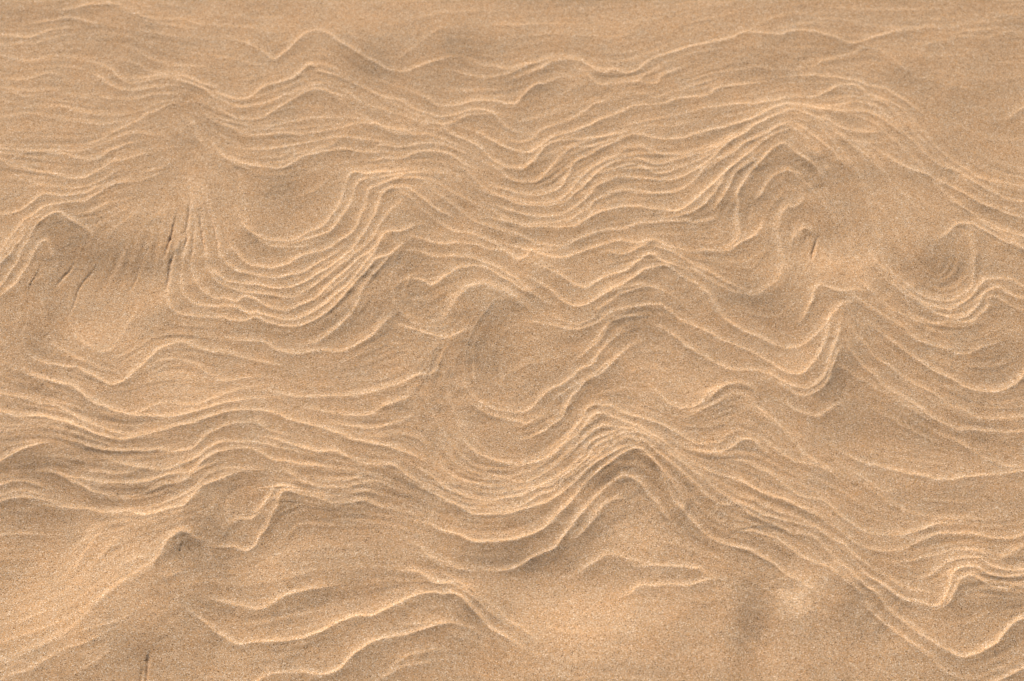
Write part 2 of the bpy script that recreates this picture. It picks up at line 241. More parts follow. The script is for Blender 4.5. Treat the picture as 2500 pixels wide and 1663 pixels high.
0.8 1 1574 7462 1692 7407 1821 7366 1917 7308 2031 7229 2127 7183 2244 7159 2319 7111 2430 7032 2523 6974 2614 6897 2703 6809 2795 6756 2889 6715 2986 6702 3087 6716 3191 6747 3276 6790 3360 6824 3443 6851 3524 6869 3652 6867 3796 6849 3892 6829 3990 6820 4092 6833 4153 6859 4250 6884
0.6 1 1863 7380 1918 7322 1984 7265 2070 7218 2167 7184 2243 7138
0.9 1 2081 7447 2138 7408 2213 7349 2276 7277 2350 7216 2466 7185 2542 7146 2615 7088 2658 7024 2749 6948 2841 6883 2927 6848 3026 6846 3105 6843 3208 6867 3313 6906 3418 6946
0.9 1 1940 7102 2064 7025 2160 6989 2276 6954 2380 6922 2456 6897 2528 6839 2601 6784 2664 6738 2724 6671 2777 6620
0.5 1 1849 7208 1966 7164 2089 7087 2231 7007
0.6 1 2149 7200 2243 7151 2337 7092 2432 7055
0.9 1 2007 6930 1823 6874 1942 6868 2049 6835 2134 6796 2207 6741 2281 6686 2352 6627 2434 6579 2507 6543 2559 6505 2603 6462
0.6 1 1988 6820 2094 6777 2158 6725
1.1 1 1173 7515 1262 7304 1344 7126 1438 7007 1474 6947 1539 6872 1622 6803 1697 6753 1793 6726 1889 6704 1984 6662 2068 6608 2096 6579 2149 6527
0.7 1 3122 6605 3223 6626 3325 6650 3426 6675 3500 6706 3599 6721 3705 6713 3768 6688 3829 6643 3895 6623 3961 6659 4048 6706 4131 6744 4233 6792
0.9 1 3372 6515 3457 6567 3522 6611 3605 6644 3692 6647 3757 6628 3807 6583 3880 6546 3978 6535 4092 6534 4184 6536
1.2 1 2942 6374 3012 6318 3083 6267 3160 6260 3216 6244 3278 6212 3354 6210 3406 6244 3446 6312 3479 6375 3504 6449 3542 6514 3608 6555 3676 6559 3732 6547 3782 6502 3836 6471 3924 6464 4015 6473 4083 6487 4178 6508
1.1 1 3462 6252 3501 6315 3541 6389 3588 6444 3642 6473 3698 6458 3747 6404 3811 6371 3906 6352 3997 6371 4065 6385 4160 6408
0.7 1 2978 6481 3030 6435 3093 6393 3166 6361 3250 6340 3325 6321
0.6 1 2944 6385 3029 6291 3099 6240 3164 6211
1.4 1 2856 6316 2908 6246 2956 6173 3033 6101 3108 6025 3174 5960 3258 5896 3343 5832 3431 5788 3504 5774 3581 5784 3664 5827 3747 5877 3829 5956 3900 6030 3967 6077 4016 6100 4104 6144
0.9 1 2804 6184 2853 6101 2930 6030 3013 5954 3096 5876 3181 5815
1.2 1 3636 5529 3708 5573 3780 5609 3865 5654 3943 5682 4030 5715
0.4 1 3925 12636 4114 12662 4301 12683 4489 12707 4681 12752 4870 12774
0.5 1 2482 5945 2473 5842 2458 5720 2443 5620 2438 5523
0.4 1 2187 5989 2182 5836 2177 5733 2159 5584
0.9 1 -4479 8254 -4369 8230 -4282 8210 -4165 8180 -4037 8149 -3932 8134 -3809 8085 -3715 8025 -3621 7962 -3518 7901 -3419 7855 -3331 7821
1.3 1 -4110 8416 -3982 8391 -3861 8357 -3782 8328 -3732 8280 -3656 8209 -3563 8144 -3461 8089 -3369 8035 -3271 8001 -3185 7986 -3101 7981 -2995 7972 -2892 7975 -2791 7995 -2689 8015 -2591 8056 -2492 8100 -2393 8133 -2292 8151
0.7 1 -3229 8004 -3149 8028 -3073 8077 -2972 8107 -2880 8118 -2782 8088 -2679 8099 -2583 8153 -2485 8201 -2406 8237 -2306 8278 -2223 8288
1.4 1 -4443 8061 -4323 8041 -4225 8006 -4100 7992 -3979 7998 -3883 7974 -3763 7945 -3673 7908 -3583 7858 -3494 7809 -3408 7779 -3302 7763 -3197 7760 -3097 7790 -2996 7813 -2896 7846 -2775 7867 -2676 7902 -2578 7946 -2480 7991 -2381 8025 -2281 8043 -2179 8042 -2073 8023 -1967 7987 -1840 7936 -1714 7900 -1587 7850 -1461 7799 -1356 7756 -1253 7721 -1129 7695 -1047 7671 -975 7644
0.6 1 -4416 7913 -4331 7909 -4208 7908 -4068 7924 -3925 7917 -3818 7893 -3708 7854 -3598 7804 -3509 7766
0.5 1 -4401 7828 -4318 7833 -4218 7847 -4119 7866 -4020 7881
1.1 1 -4353 7495 -4270 7550 -4205 7593 -4142 7640 -4078 7683 -4013 7715 -3956 7737
1 1 -3500 7691 -3414 7663 -3289 7654 -3164 7647 -3058 7636 -2955 7642 -2799 7618 -2708 7628 -2652 7670 -2607 7728 -2554 7798 -2476 7841 -2388 7880 -2300 7909 -2199 7919 -2135 7901 -2059 7853
1.1 1 -3254 7539 -3144 7492 -3038 7463 -2932 7448 -2829 7448 -2750 7474 -2674 7515 -2600 7576 -2537 7643 -2462 7701 -2373 7723 -2252 7722 -2150 7718 -2045 7691 -1972 7669
0.6 1 -3557 7466 -3400 7455 -3295 7447 -3201 7444 -3088 7456
1.1 1 -3611 7416 -3494 7386 -3356 7359 -3232 7351 -3106 7339 -2993 7345 -2892 7374 -2780 7389 -2668 7388 -2613 7432 -2553 7529 -2481 7595 -2414 7629 -2316 7654 -2216 7656 -2132 7633 -2057 7584 -1982 7537 -1807 7506 -1603 7483
1 1 -3694 7420 -3605 7368 -3472 7295 -3323 7252 -3199 7237 -3065 7233 -2984 7256 -2895 7293 -2781 7304 -2682 7337 -2600 7407
1.2 1 -3635 7138 -3513 7135 -3428 7107 -3302 7082 -3189 7082 -3083 7065 -2987 7038 -2886 7045 -2783 7061 -2683 7080 -2608 7142 -2560 7237 -2490 7305 -2414 7334
0.7 1 -2846 7135 -2746 7166 -2636 7194 -2560 7314 -2481 7403 -2396 7442 -2307 7452 -2177 7448
0.9 1 -4311 7302 -4236 7335 -4162 7365 -4075 7373 -4005 7366 -3894 7338
0.7 1 -4294 7200 -4220 7238 -4137 7270 -4050 7280 -3970 7269 -3881 7262
1 1 -4286 7146 -4211 7181 -4136 7211 -4061 7227 -3973 7229 -3884 7218 -3804 7204
0.5 1 -3187 6996 -3029 6967 -2901 7005 -2779 7022 -2678 7031
1 1 -1978 8224 -1861 8196 -1736 8190 -1600 8186 -1466 8196 -1341 8207 -1238 8233 -1126 8266 -1002 8313 -900 8364 -807 8411 -724 8437
0.8 1 -1685 8059 -1537 8019 -1371 7999 -1257 7997 -1165 8022 -1116 8072 -1035 8112 -954 8146
0.9 1 -1447 7893 -1343 7868 -1250 7853 -1137 7856 -1047 7895 -977 7934 -885 7970
0.6 1 -1265 7767 -1133 7772 -1032 7796 -931 7807 -838 7782 -765 7738
1.2 1 -1926 7729 -1821 7692 -1716 7651 -1612 7620 -1511 7621 -1449 7614 -1386 7563 -1313 7528 -1231 7505 -1120 7499 -1029 7494 -968 7480 -906 7432 -844 7381
0.8 1 -1861 7419 -1776 7366 -1692 7320 -1610 7285 -1489 7266 -1389 7273 -1311 7298 -1242 7318 -1143 7329 -1062 7309 -991 7287
0.7 1 -1493 7341 -1373 7344 -1275 7376 -1175 7391 -1095 7376 -1013 7344
1 1 -2207 6989 -2119 6992 -2062 7039 -2074 7053 -2029 7125 -1994 7191 -1959 7255 -1910 7284 -1850 7286 -1788 7267 -1705 7226
1.2 1 -2222 6728 -2162 6706 -2114 6717 -2060 6773 -2027 6851 -1986 6952 -1952 7025 -1917 7115 -1893 7203 -1856 7239 -1795 7228 -1733 7196 -1643 7180 -1541 7145 -1440 7123 -1341 7121 -1263 7140 -1194 7145 -1103 7105
0.7 1 -1564 7203 -1463 7180 -1355 7194 -1248 7232 -1158 7237 -1088 7212
0.6 2 -3116 6554 -3044 6597 -2980 6627 -2911 6631 -2843 6583
1.7 1.4 -2852 6565 -2823 6642 -2793 6718 -2749 6786 -2705 6831 -2656 6839 -2605 6821 -2563 6780
0.9 1 -2778 6437 -2723 6455 -2677 6473 -2634 6504
1.2 1.3 -2286 6251 -2167 6218 -2066 6190 -1969 6185 -1893 6211 -1829 6255 -1764 6288 -1690 6317 -1587 6347 -1511 6362
1.6 1 -2348 6025 -2326 5994 -2257 5951 -2186 5911 -2088 5890 -1992 5883 -1896 5886 -1781 5892 -1670 5915 -1577 5941 -1485 5973 -1412 6016 -1339 6061 -1275 6089 -1181 6113 -1096 6124 -1012 6170 -927 6212 -843 6256 -767 6291 -691 6313 -605 6313 -527 6298 -470 6302 -421 6275 -372 6230 -324 6170 -276 6126
1 1 -872 6511 -804 6504 -736 6492 -686 6462 -627 6423 -549 6412 -453 6418 -395 6403
1.4 1 -1945 5570 -1872 5604 -1790 5630 -1696 5633 -1603 5632 -1517 5611 -1424 5610 -1350 5633 -1296 5671 -1235 5745 -1182 5805 -1119 5850 -1055 5892 -982 5925 -888 5943 -813 5963 -728 5980 -654 6012 -559 6045
0.7 1 -816 6048 -702 6048 -598 6058 -522 6065
0.7 1 -889 5708 -825 5756 -741 5792 -667 5813 -592 5826 -517 5818
0.6 1 -996 5587 -896 5648 -804 5688 -692 5718 -590 5732
0.5 1 -179 5974 -112 5912 -37 5871
0.6 1 -744 6745 -673 6664 -593 6610 -515 6599 -436 6555 -329 6533
1 1.5 567 6544 647 6613 706 6649 756 6678 815 6688 873 6664 940 6640 1017 6621
1 1 1006 6578 1103 6570 1200 6575 1297 6571 1393 6559 1489 6536 1544 6493
1 1 947 6337 988 6387 1046 6405 1143 6403 1268 6396 1383 6392 1481 6410 1570 6437
1 1 1324 7310 1351 7234 1384 7122 1401 7066 1420 7030
0.5 1 -3981 5528 -3869 5586 -3781 5622 -3688 5642 -3621 5694 -3546 5754
0.4 1 -4016 5714 -3946 5742 -3858 5780 -3769 5818 -3630 5853 -3548 5926
0.4 1 -3993 5590 -3857 5676 -3750 5714
0.4 1 -3476 5795 -3386 5823 -3298 5863 -3211 5913
0.4 1 -3337 5611 -3267 5649 -3184 5721 -3101 5792
0.5 2 -3557 6747 -3467 6829 -3417 6903 -3366 6960
0.7 1 -318 8782 -333 8683 -337 8529 -331 8440 -314 8342
0.5 1 -453 7956 -449 7892 -445 7806 -434 7734
0.6 1 2760 11188 2872 10857 2948 10511 3022 10202 3123 9848 3182 9517 3214 9247
0.5 1 2932 11411 3074 11056 3219 10731 3360 10411 3489 10042 3558 9776
0.5 1 3013 11471 3191 11113 3409 10825 3619 10502 3735 10313
0.5 1 2613 10738 2806 10512 2952 10201 3060 9896 3159 9607
0.6 1 3513 11333 3758 10987 3958 10610 4165 10332 4403 10060 4664 9814
0.5 1 3688 11540 3897 11190 4106 10863 4342 10533
0.4 1 3232 9893 3354 9519 3519 9221 3620 8970
0.9 1.4 1644 9556 1838 9384 2035 9281 2204 9295 2383 9414 2458 9646 2450 9876 2447 10062 2499 10247 2559 10327 2629 10317
0.3 1 2134 12512 2372 12622 2619 12800 2940 12919
0.3 1 3000 12752 3313 12805 3685 12696 4066 12672
0.8 1 -472 6318 -350 6220 -169 6040 0 5912
0.6 1 -413 6398 -231 6206 -51 6082
0.4 1 -724 6677 -569 6574 -356 6546
0.4 1 -3971 5870 -3695 5996 -3413 6119
0.4 1 -3938 5704 -3606 5853 -3328 5977 -3098 6037
0.4 1 -3746 5632 -3474 5782 -3199 5908
0.6 1 -3498 6568 -3433 6743 -3335 6918
0.5 1 -3369 6554 -3296 6688 -3193 6830
0.7 1 -2364 7361 -2340 7224 -2314 7046 -2304 6873
1.1 1 -410 7830 -388 7732 -315 7662 -213 7615 -90 7560 12 7539 113 7556 236 7597 359 7638 400 7693
0.6 1 -605 7863 -582 7729 -538 7609 -455 7527 -343 7459 -201 7419 -39 7411 32 7444 154 7484 256 7542
0.8 1 1268 8210 1327 8110 1454 8062 1586 8094 1693 8236 1829 8315
0.5 1 1514 7977 1751 8136 1888 8221 2015 8181 2067 8026
0.7 1 2044 8142 2250 7910 2416 7643 2590 7491
0.7 1 2709 6384 2833 6132 2992 5972 3198 5771 3327 5646
0.6 1 2683 6663 2841 6459 3006 6328 3176 6234
0.5 1 2824 8506 3040 8335 3248 8177 3483 7987
0.4 1 2780 7467 2976 7252 3179 7114 3415 7025 3721 7003
0.4 1 -5154 12578 -4919 12548 -4698 12602
0.5 1 -5025 11857 -4716 11798 -4535 11827
0.4 1 -4953 11448 -4665 11492 -4396 11419 -4135 11393
0.4 1 -4752 11569 -4424 11596 -4078 11499
0.5 1 -1794 12107 -1559 11914 -1329 11774 -1061 11569 -835 11454
0.5 1 -1773 11767 -1539 11550 -1271 11347 -975 11254
0.6 1 -2862 11116 -2693 10903 -2539 10803
0.6 1 -2596 10846 -2551 10530 -2466 10199 -2377 10005
0.5 1 -1053 10494 -870 10310 -655 10104
0.6 1 -809 10609 -591 10380 -341 10165 0 9982
0.6 1 -594 10520 -343 10347 0 10160
0.6 1 -474 10808 -274 10572 0 10392
0.5 1 -4201 10231 -4092 10050 -4047 9814
2.4 -0.5 -3099 10263 -3112 10161 -3118 10037 -3137 9909 -3160 9769 -3163 9692
2.16 -0.5 -2870 10436 -2778 10201 -2727 10029 -2694 9885 -2665 9769 -2638 9642
1.92 -0.5 -3008 10489 -2994 10268 -2989 10119 -2983 9934 -2994 9824 -2995 9713
2.4 -0.5 -2908 10317 -2889 10186 -2852 10025 -2815 9855 -2779 9707
2.4 -0.5 -3070 9820 -3093 9713 -3099 9609 -3097 9489 -3080 9300
0.9 -0.5 -2993 9713 -2999 9580 -2976 9438
1.2 -0.5 -2945 10187 -2922 9964 -2909 9773 -2884 9576
1 -0.5 -3976 9699 -3993 9628 -4051 9521 -4082 9445 -4110 9348
0.8 -0.5 -4238 9882 -4213 9818 -4192 9739
2 -0.5 2807 9979 2789 9907 2757 9831 2737 9772 2705 9673
1.8 -0.5 -2805 5803 -2809 5727 -2805 5628 -2796 5518
1 -0.5 -2839 5686 -2841 5608 -2837 5517
0.6 -0.5 -336 8659 -337 8540 -329 8429
0.6 -0.5 -3110 11422 -3057 11312 -2998 11191 -2962 11122
0.5 -0.5 -3234 11375 -3194 11280 -3156 11192
0.5 -0.5 -2356 7225 -2351 7132 -2339 7054
0.6 -0.5 1324 7301 1351 7234 1384 7122 1411 7049
0.6 1 -4178 9360 -4171 9106 -4086 8834 -3878 8678 -3655 8543
0.5 1 -3963 9227 -3892 8977 -3721 8754 -3543 8688 -3438 8879 -3361 9050
1 -0.5 -3753 9659 -3894 9416 -3938 9059
0.6 1 -1055 9672 -1080 9422 -1037 9176 -863 8983
0.6 1 -159 9215 -325 8936 -408 8628 -383 8315 -270 8146
0.6 1 -487 8623 -547 8310 -475 8001 -344 7813
0.5 1 -687 8693 -742 8295 -634 7914 -340 7546 41 7371
0.4 1 -782 8532 -834 8129 -757 7749 -463 7387
0.6 1 3024 11154 3261 10687 3340 10147 3355 9702 3511 9343
0.6 1 2865 11043 3030 10511 3115 9986 3157 9515 3282 9165
0.5 1 3184 11266 3486 10778 3603 10311 3670 10032
0.7 1 4209 9745 4243 9919 4203 10057 4084 10067
0.7 2 -3447 5970 -3248 6233 -3036 6434 -2844 6602
0.7 1 -444 6444 -141 6201 98 6000
0.7 1 -687 6475 -443 6372 -201 6195
0.8 1 604 8598 706 8714 809 8833 847 8955
0.5 1 -4381 9176 -4351 8855 -4246 8536 -4022 8349
0.5 -0.5 -3289 9886 -3369 9647 -3422 9360
0.5 -0.5 -3328 9723 -3369 9576 -3417 9428 -3444 9303
0.4 -0.5 -4303 9051 -4296 8860 -4281 8733"""
# Broad swells: x, y, radius x, radius y (mm), turn (degrees), slope towards the sun.
SWELLS = """-471 1284 53 19 -1 -0.25
-372 1234 35 30 -19 -0.35
-309 1168 26 23 -23 -0.2
-315 1108 33 16 99 -0.3
-142 1221 43 26 119 -0.5
-51 1240 30 26 94 -0.5
13 1187 30 23 0 -0.25
-80 1172 25 15 -1 -0.2
246 1215 47 21 1 -0.3
331 1243 39 15 1 -0.3
395 1198 35 29 18 -0.25
484 1218 78 30 79 -0.2
419 1130 51 33 75 -0.15
267 1081 29 26 28 -0.4
298 1019 42 24 81 -0.45
385 958 33 28 32 -0.5
-215 1051 27 24 113 -0.4
-355 975 44 23 -3 -0.6
-408 989 31 16 102 -0.4
-412 910 67 15 100 -0.35
-86 972 45 16 92 -0.4
-40 1041 26 20 139 -0.3
-26 878 42 23 91 -0.5
-70 800 52 15 92 -0.35
116 900 35 24 2 -0.3
213 923 53 20 129 -0.5
277 837 41 22 81 -0.45
335 875 40 18 121 -0.4
416 859 38 25 7 -0.5
303 800 44 22 81 -0.3
374 782 53 22 169 -0.25
358 719 50 12 1 -0.3
143 712 67 17 121 -0.55
65 735 25 15 1 -0.4
1 664 45 11 0 -0.6
-100 737 27 15 133 -0.4
-148 700 35 18 -1 -0.3
-254 667 32 21 101 -0.9
-236 620 41 17 97 -0.6
-284 580 22 16 107 -0.3
-394 748 33 17 -3 -0.5
-392 708 36 14 -2 -0.4
-296 726 36 10 -1 -0.4
-137 631 41 11 -169 -0.5
-30 622 27 11 168 -0.4
-26 583 30 22 -1 -0.2
185 609 41 14 85 -0.85
274 619 38 17 81 -0.25
389 608 34 20 75 -0.35
46 844 34 23 1 -0.2
-107 908 29 15 93 -0.3
-423 859 37 15 101 -0.3
-339 647 72 36 -137 0.85
62 612 65 41 1 0.75
227 630 23 20 65 0.3
92 687 25 16 2 0.3
-362 884 35 28 -14 0.4
-280 839 30 20 -5 0.25
284 968 25 21 69 0.45
22 975 20 11 0 0.7
250 858 20 18 36 0.3
147 835 30 25 7 0.35
-194 661 28 14 -157 0.4
-114 1077 45 14 -0 0.3
279 1158 46 14 1 0.3
41 588 34 22 1 0.2
-210 1271 88 19 -0 0.15
98 1278 132 19 0 0.1
-330 701 42 17 -156 0.2
-222 733 25 11 96 -0.25
-197 697 20 11 97 -0.2
-272 659 20 17 115 0.35
-258 644 19 12 100 0.3
223 625 14 12 66 0.4
162 589 22 13 83 0.2
-363 587 39 19 -145 0.25
15 728 44 10 -157 0.2"""
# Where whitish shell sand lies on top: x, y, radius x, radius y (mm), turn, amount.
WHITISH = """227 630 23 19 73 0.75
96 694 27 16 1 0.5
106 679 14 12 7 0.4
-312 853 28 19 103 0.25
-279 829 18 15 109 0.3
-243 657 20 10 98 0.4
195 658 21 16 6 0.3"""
BOOST = 1.0
K_CREST = 0.00080
K_SWELL = 0.38
W_UP, L1, L2 = 0.0023, 0.0050, 0.0140

def lattice_noise(x, y, cell, seed):
    """smooth noise of about -1..1 at the points x, y"""
    r = np.random.RandomState(seed)
    n = 512
    t = r.uniform(-1, 1, (n, n)).astype(np.float32)
    fx = x / cell + 1000.37
    fy = y / cell + 1000.71
    ix = np.floor(fx).astype(np.int64)
    iy = np.floor(fy).astype(np.int64)
    u = (fx - ix).astype(np.float32)
    v = (fy - iy).astype(np.float32)
    u = u * u * u * (u * (u * 6 - 15) + 10)
    v = v * v * v * (v * (v * 6 - 15) + 10)
    a = t[iy % n, ix % n]
    b = t[iy % n, (ix + 1) % n]
    c = t[(iy + 1) % n, ix % n]
    d = t[(iy + 1) % n, (ix + 1) % n]
    return (a * (1 - u) + b * u) * (1 - v) + (c * (1 - u) + d * u) * v

def spline(pts, step):
    """Catmull-Rom through pts, resampled every step"""
    p = np.array(pts, float)
    p = np.vstack([2 * p[0] - p[1], p, 2 * p[-1] - p[-2]])
    out = []
    for i in range(1, len(p) - 2):
        p0, p1, p2, p3 = p[i - 1], p[i], p[i + 1], p[i + 2]
        d1 = max(1e-6, np.linalg.norm(p2 - p1))
        n = max(2, int(math.ceil(d1 / step)))
        t = np.arange(n)[:, None] / n
        m1 = (p2 - p0) * 0.5
        m2 = (p3 - p1) * 0.5
        lim = 1.2 * d1
        for m in (m1, m2):
            k = np.linalg.norm(m)
            if k > lim:
                m *= lim / k
        out.append((2*t**3 - 3*t**2 + 1) * p1 + (t**3 - 2*t**2 + t) * m1
                   + (-2*t**3 + 3*t**2) * p2 + (t**3 - t**2) * m2)
    out.append(p[-2][None])
    return np.vstack(out)

def crest_profile(d, w, tail):
    n = np.minimum(d, 0) / w
    p = np.maximum(d, 0) / w
    return np.where(d < 0, 0.68 * np.exp(n / W_UP) + 0.32 * np.exp(n / 0.0065),
                    0.20 * np.exp(-p / L1) + 0.80 * np.exp(-p / (L2 * tail)))

def add_crest(H, PALE, xs, ys, X, Y, MOD, pts, amp, w, ends):
    bare = w < 0          # a bare seam without the paler tone
    groove = -1 < w < 0   # a thin crack in the surface
    w = abs(w)
    P = spline(pts, 0.0035)
    if len(P) < 3:
        return
    seg = np.diff(P, axis=0)
    ln = np.linalg.norm(seg, axis=1)
    s = np.concatenate([[0], np.cumsum(ln)])
    total = s[-1]
    R = min(0.040 * w, 0.075)
    m = R + 0.002
    j0, j1 = np.searchsorted(xs, [P[:, 0].min() - m, P[:, 0].max() + m])
    i0, i1 = np.searchsorted(ys, [P[:, 1].min() - m, P[:, 1].max() + m])
    if j1 <= j0 or i1 <= i0:
        return
    best = np.full((i1 - i0, j1 - j0), 1e9, np.float32)
    sd = np.zeros_like(best)
    arc = np.zeros_like(best)
    for k in range(len(seg)):
        if ln[k] < 1e-9:
            continue
        a, b = P[k], P[k + 1]
        q0, q1 = np.searchsorted(xs, [min(a[0], b[0]) - R, max(a[0], b[0]) + R])
        r0, r1 = np.searchsorted(ys, [min(a[1], b[1]) - R, max(a[1], b[1]) + R])
        if q1 <= q0 or r1 <= r0:
            continue
        dx = X[r0:r1, q0:q1] - a[0]
        dy = Y[r0:r1, q0:q1] - a[1]
        tx, ty = seg[k] / ln[k]
        al = dx * tx + dy * ty
        cl = np.clip(al, 0, ln[k])
        ex = dx - cl * tx
        ey = dy - cl * ty
        dd = ex * ex + ey * ey
        # the side is judged with a smoothed direction so that bends stay clean
        side = np.where(dx * ty - dy * tx >= 0, 1.0, -1.0)
        bb = best[r0 - i0:r1 - i0, q0 - j0:q1 - j0]
        if bb.shape != dd.shape:
            continue
        mk = dd < bb
        bb[mk] = dd[mk]
        sd[r0 - i0:r1 - i0, q0 - j0:q1 - j0][mk] = side[mk]
        arc[r0 - i0:r1 - i0, q0 - j0:q1 - j0][mk] = (s[k] + cl)[mk]
    ok = best < R * R
    d = np.sqrt(np.where(ok, best, 1.0)) * sd
    taper = max(0.005, min(ends, total * 0.42)) + 0.5 * np.abs(d)
    amp = amp if groove else amp * min(1.0, max(0.4, total / 0.055))
    e = np.clip(np.minimum(arc, total - arc) / taper, 0, 1)
    e = e * e * (3 - 2 * e)
    e0 = e
    # layers stand out higher where they run up and down the beach
    fac = np.abs(seg[:, 0]) / np.maximum(ln, 1e-9)
    ker = np.ones(7) / 7
    fac = np.convolve(np.pad(fac, 3, mode='edge'), ker, mode='valid')
    fac = np.clip(fac, 0, 1)
    bo = (1.0 + BOOST * 3.2 * fac * (1 - fac)) * (0.55 + 0.45 * smooth(fac, 0.0, 0.4))
    bo_s = (s[1:] + s[:-1]) / 2
    e = e * np.interp(arc, bo_s, bo)
    edge = np.clip((R - np.abs(d)) / (R * 0.35), 0, 1)
    h = amp * K_CREST * crest_profile(d, w, min(1.0, max(0.3, total / 0.10))) * e * edge
    if groove:
        h = -amp * K_CREST * np.exp(-(d / 0.0012) ** 2) * np.clip(np.minimum(arc, total - arc) / (total * 0.3), 0, 1)
    H[i0:i1, j0:j1] += np.where(ok, h, 0) * MOD[i0:i1, j0:j1]
    if bare:
        return
    # paler tone along the lip of each layer, wider on its steep side
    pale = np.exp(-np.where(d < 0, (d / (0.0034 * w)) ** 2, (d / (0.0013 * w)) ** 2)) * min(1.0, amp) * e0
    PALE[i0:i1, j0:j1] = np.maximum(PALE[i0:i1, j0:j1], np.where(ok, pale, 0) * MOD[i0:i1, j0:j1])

def swell_field(sw, sun_az):
    """heights whose slope towards the sun is the wished one (solved on a coarse grid)"""
    n, c = 512, 0.006
    gx = (np.arange(n) - n / 2) * c
    gy = (np.arange(n) - n / 2) * c + 0.93
    X, Y = np.meshgrid(gx, gy)
    S = np.zeros((n, n))
    for x, y, rx, ry, ang, a in sw:
        ca, sa = math.cos(math.radians(ang)), math.sin(math.radians(ang))
        u = (X - x) * ca + (Y - y) * sa
        v = -(X - x) * sa + (Y - y) * ca
        S += a * np.exp(-(u / rx) ** 2 - (v / ry) ** 2)
    S = np.tanh(S * 1.1)
    S -= S.mean()
    kx = np.fft.fftfreq(n, c) * 2 * np.pi
    KX, KY = np.meshgrid(kx, kx)
    lx, ly = -math.sin(math.radians(sun_az)), math.cos(math.radians(sun_az))
    kl = KX * lx + KY * ly
    k2 = KX ** 2 + KY ** 2
    # slope facing the sun = -dh/dl
    F = np.fft.fft2(S) * (1j * kl) / (kl ** 2 + 0.06 * k2 + 25.0)
    h = np.real(np.fft.ifft2(F)) * K_SWELL
    return gx, gy, h

def sample(gx, gy, h, X, Y):
    c = gx[1] - gx[0]
    fx = np.clip((X - gx[0]) / c, 1, len(gx) - 3)
    fy = np.clip((Y - gy[0]) / c, 1, len(gy) - 3)
    ix = fx.astype(np.int64)
    iy = fy.astype(np.int64)
    u = fx - ix
    v = fy - iy
    def w(t):
        return ((1 - t) ** 3 / 6, (3 * t**3 - 6 * t**2 + 4) / 6, (-3 * t**3 + 3 * t**2 + 3 * t + 1) / 6, t**3 / 6)
    wx, wy = w(u), w(v)
    r = 0
    for a in range(4):
        for b in range(4):
            r = r + h[iy + a - 1, ix + b - 1] * wy[a] * wx[b]
    return r

def flow_field(lines):
    """direction of the layers (doubled-angle vectors) on a coarse grid"""
    n, c = 150, 0.014
    gx = (np.arange(n) - n / 2) * c
    gy = (np.arange(n) - n / 2) * c + 0.93
    a = np.zeros((n, n))
    b = np.zeros((n, n))
    wgt = np.zeros((n, n))
    for amp, w, pts in lines:
        P = spline(pts, 0.006)
        T = np.diff(P, axis=0)
        M = (P[1:] + P[:-1]) / 2
        th = np.arctan2(T[:, 1], T[:, 0]) * 2
        jx = np.clip(np.round((M[:, 0] - gx[0]) / c).astype(int), 0, n - 1)
        jy = np.clip(np.round((M[:, 1] - gy[0]) / c).astype(int), 0, n - 1)
        np.add.at(a, (jy, jx), np.cos(th) * amp)
        np.add.at(b, (jy, jx), np.sin(th) * amp)
        np.add.at(wgt, (jy, jx), amp)
    k = np.fft.fftfreq(n, c) * 2 * np.pi
    KX, KY = np.meshgrid(k, k)
    def blur(f, s):
        return np.real(np.fft.ifft2(np.fft.fft2(f) * np.exp(-0.5 * s * s * (KX**2 + KY**2))))
    A = blur(a, 0.014) + 0.15 * blur(a, 0.05) + 0.02
    B = blur(b, 0.014) + 0.15 * blur(b, 0.05)
    m = np.sqrt(A * A + B * B) + 1e-9
    dens = blur(wgt, 0.02)
    return gx, gy, A / m, B / m, dens / dens.max()

def walk(p, v, n, st, flow):
    """follow the layers from p, starting the way v points"""
    fx, fy, A, B, D = flow
    c = fx[1] - fx[0]
    out = []
    p = np.array(p, float)
    v = np.array(v, float)
    for _ in range(n):
        u = (p[0] - fx[0]) / c
        w = (p[1] - fy[0]) / c
        i, j = int(w), int(u)
        if not (0 <= i < len(fy) - 1 and 0 <= j < len(fx) - 1):
            break
        a, b = w - i, u - j
        ca = (A[i, j] * (1-a) * (1-b) + A[i+1, j] * a * (1-b) + A[i, j+1] * (1-a) * b + A[i+1, j+1] * a * b)
        cb = (B[i, j] * (1-a) * (1-b) + B[i+1, j] * a * (1-b) + B[i, j+1] * (1-a) * b + B[i+1, j+1] * a * b)
        th = 0.5 * math.atan2(cb, ca)
        t = np.array([math.cos(th), math.sin(th)])
        if t @ v < 0:
            t = -t
        t = 0.5 * t + 0.5 * v / max(1e-9, np.linalg.norm(v))
        t /= max(1e-9, np.linalg.norm(t))
        p = p + t * st
        v = t
        out.append(tuple(p))
    return out

def extend(pts, flow):
    """every layer edge runs on a little past where it is still clear to see"""
    P = np.array(pts)
    total = np.linalg.norm(np.diff(P, axis=0), axis=1).sum()
    n = int(min(9, total * 0.35 / 0.005))
    if n < 1:
        return pts, 0.012
    a = walk(P[0], P[0] - P[1], n, 0.005, flow)
    b = walk(P[-1], P[-1] - P[-2], n, 0.005, flow)
    return a[::-1] + list(pts) + b, 0.010 + n * 0.005 * 0.95

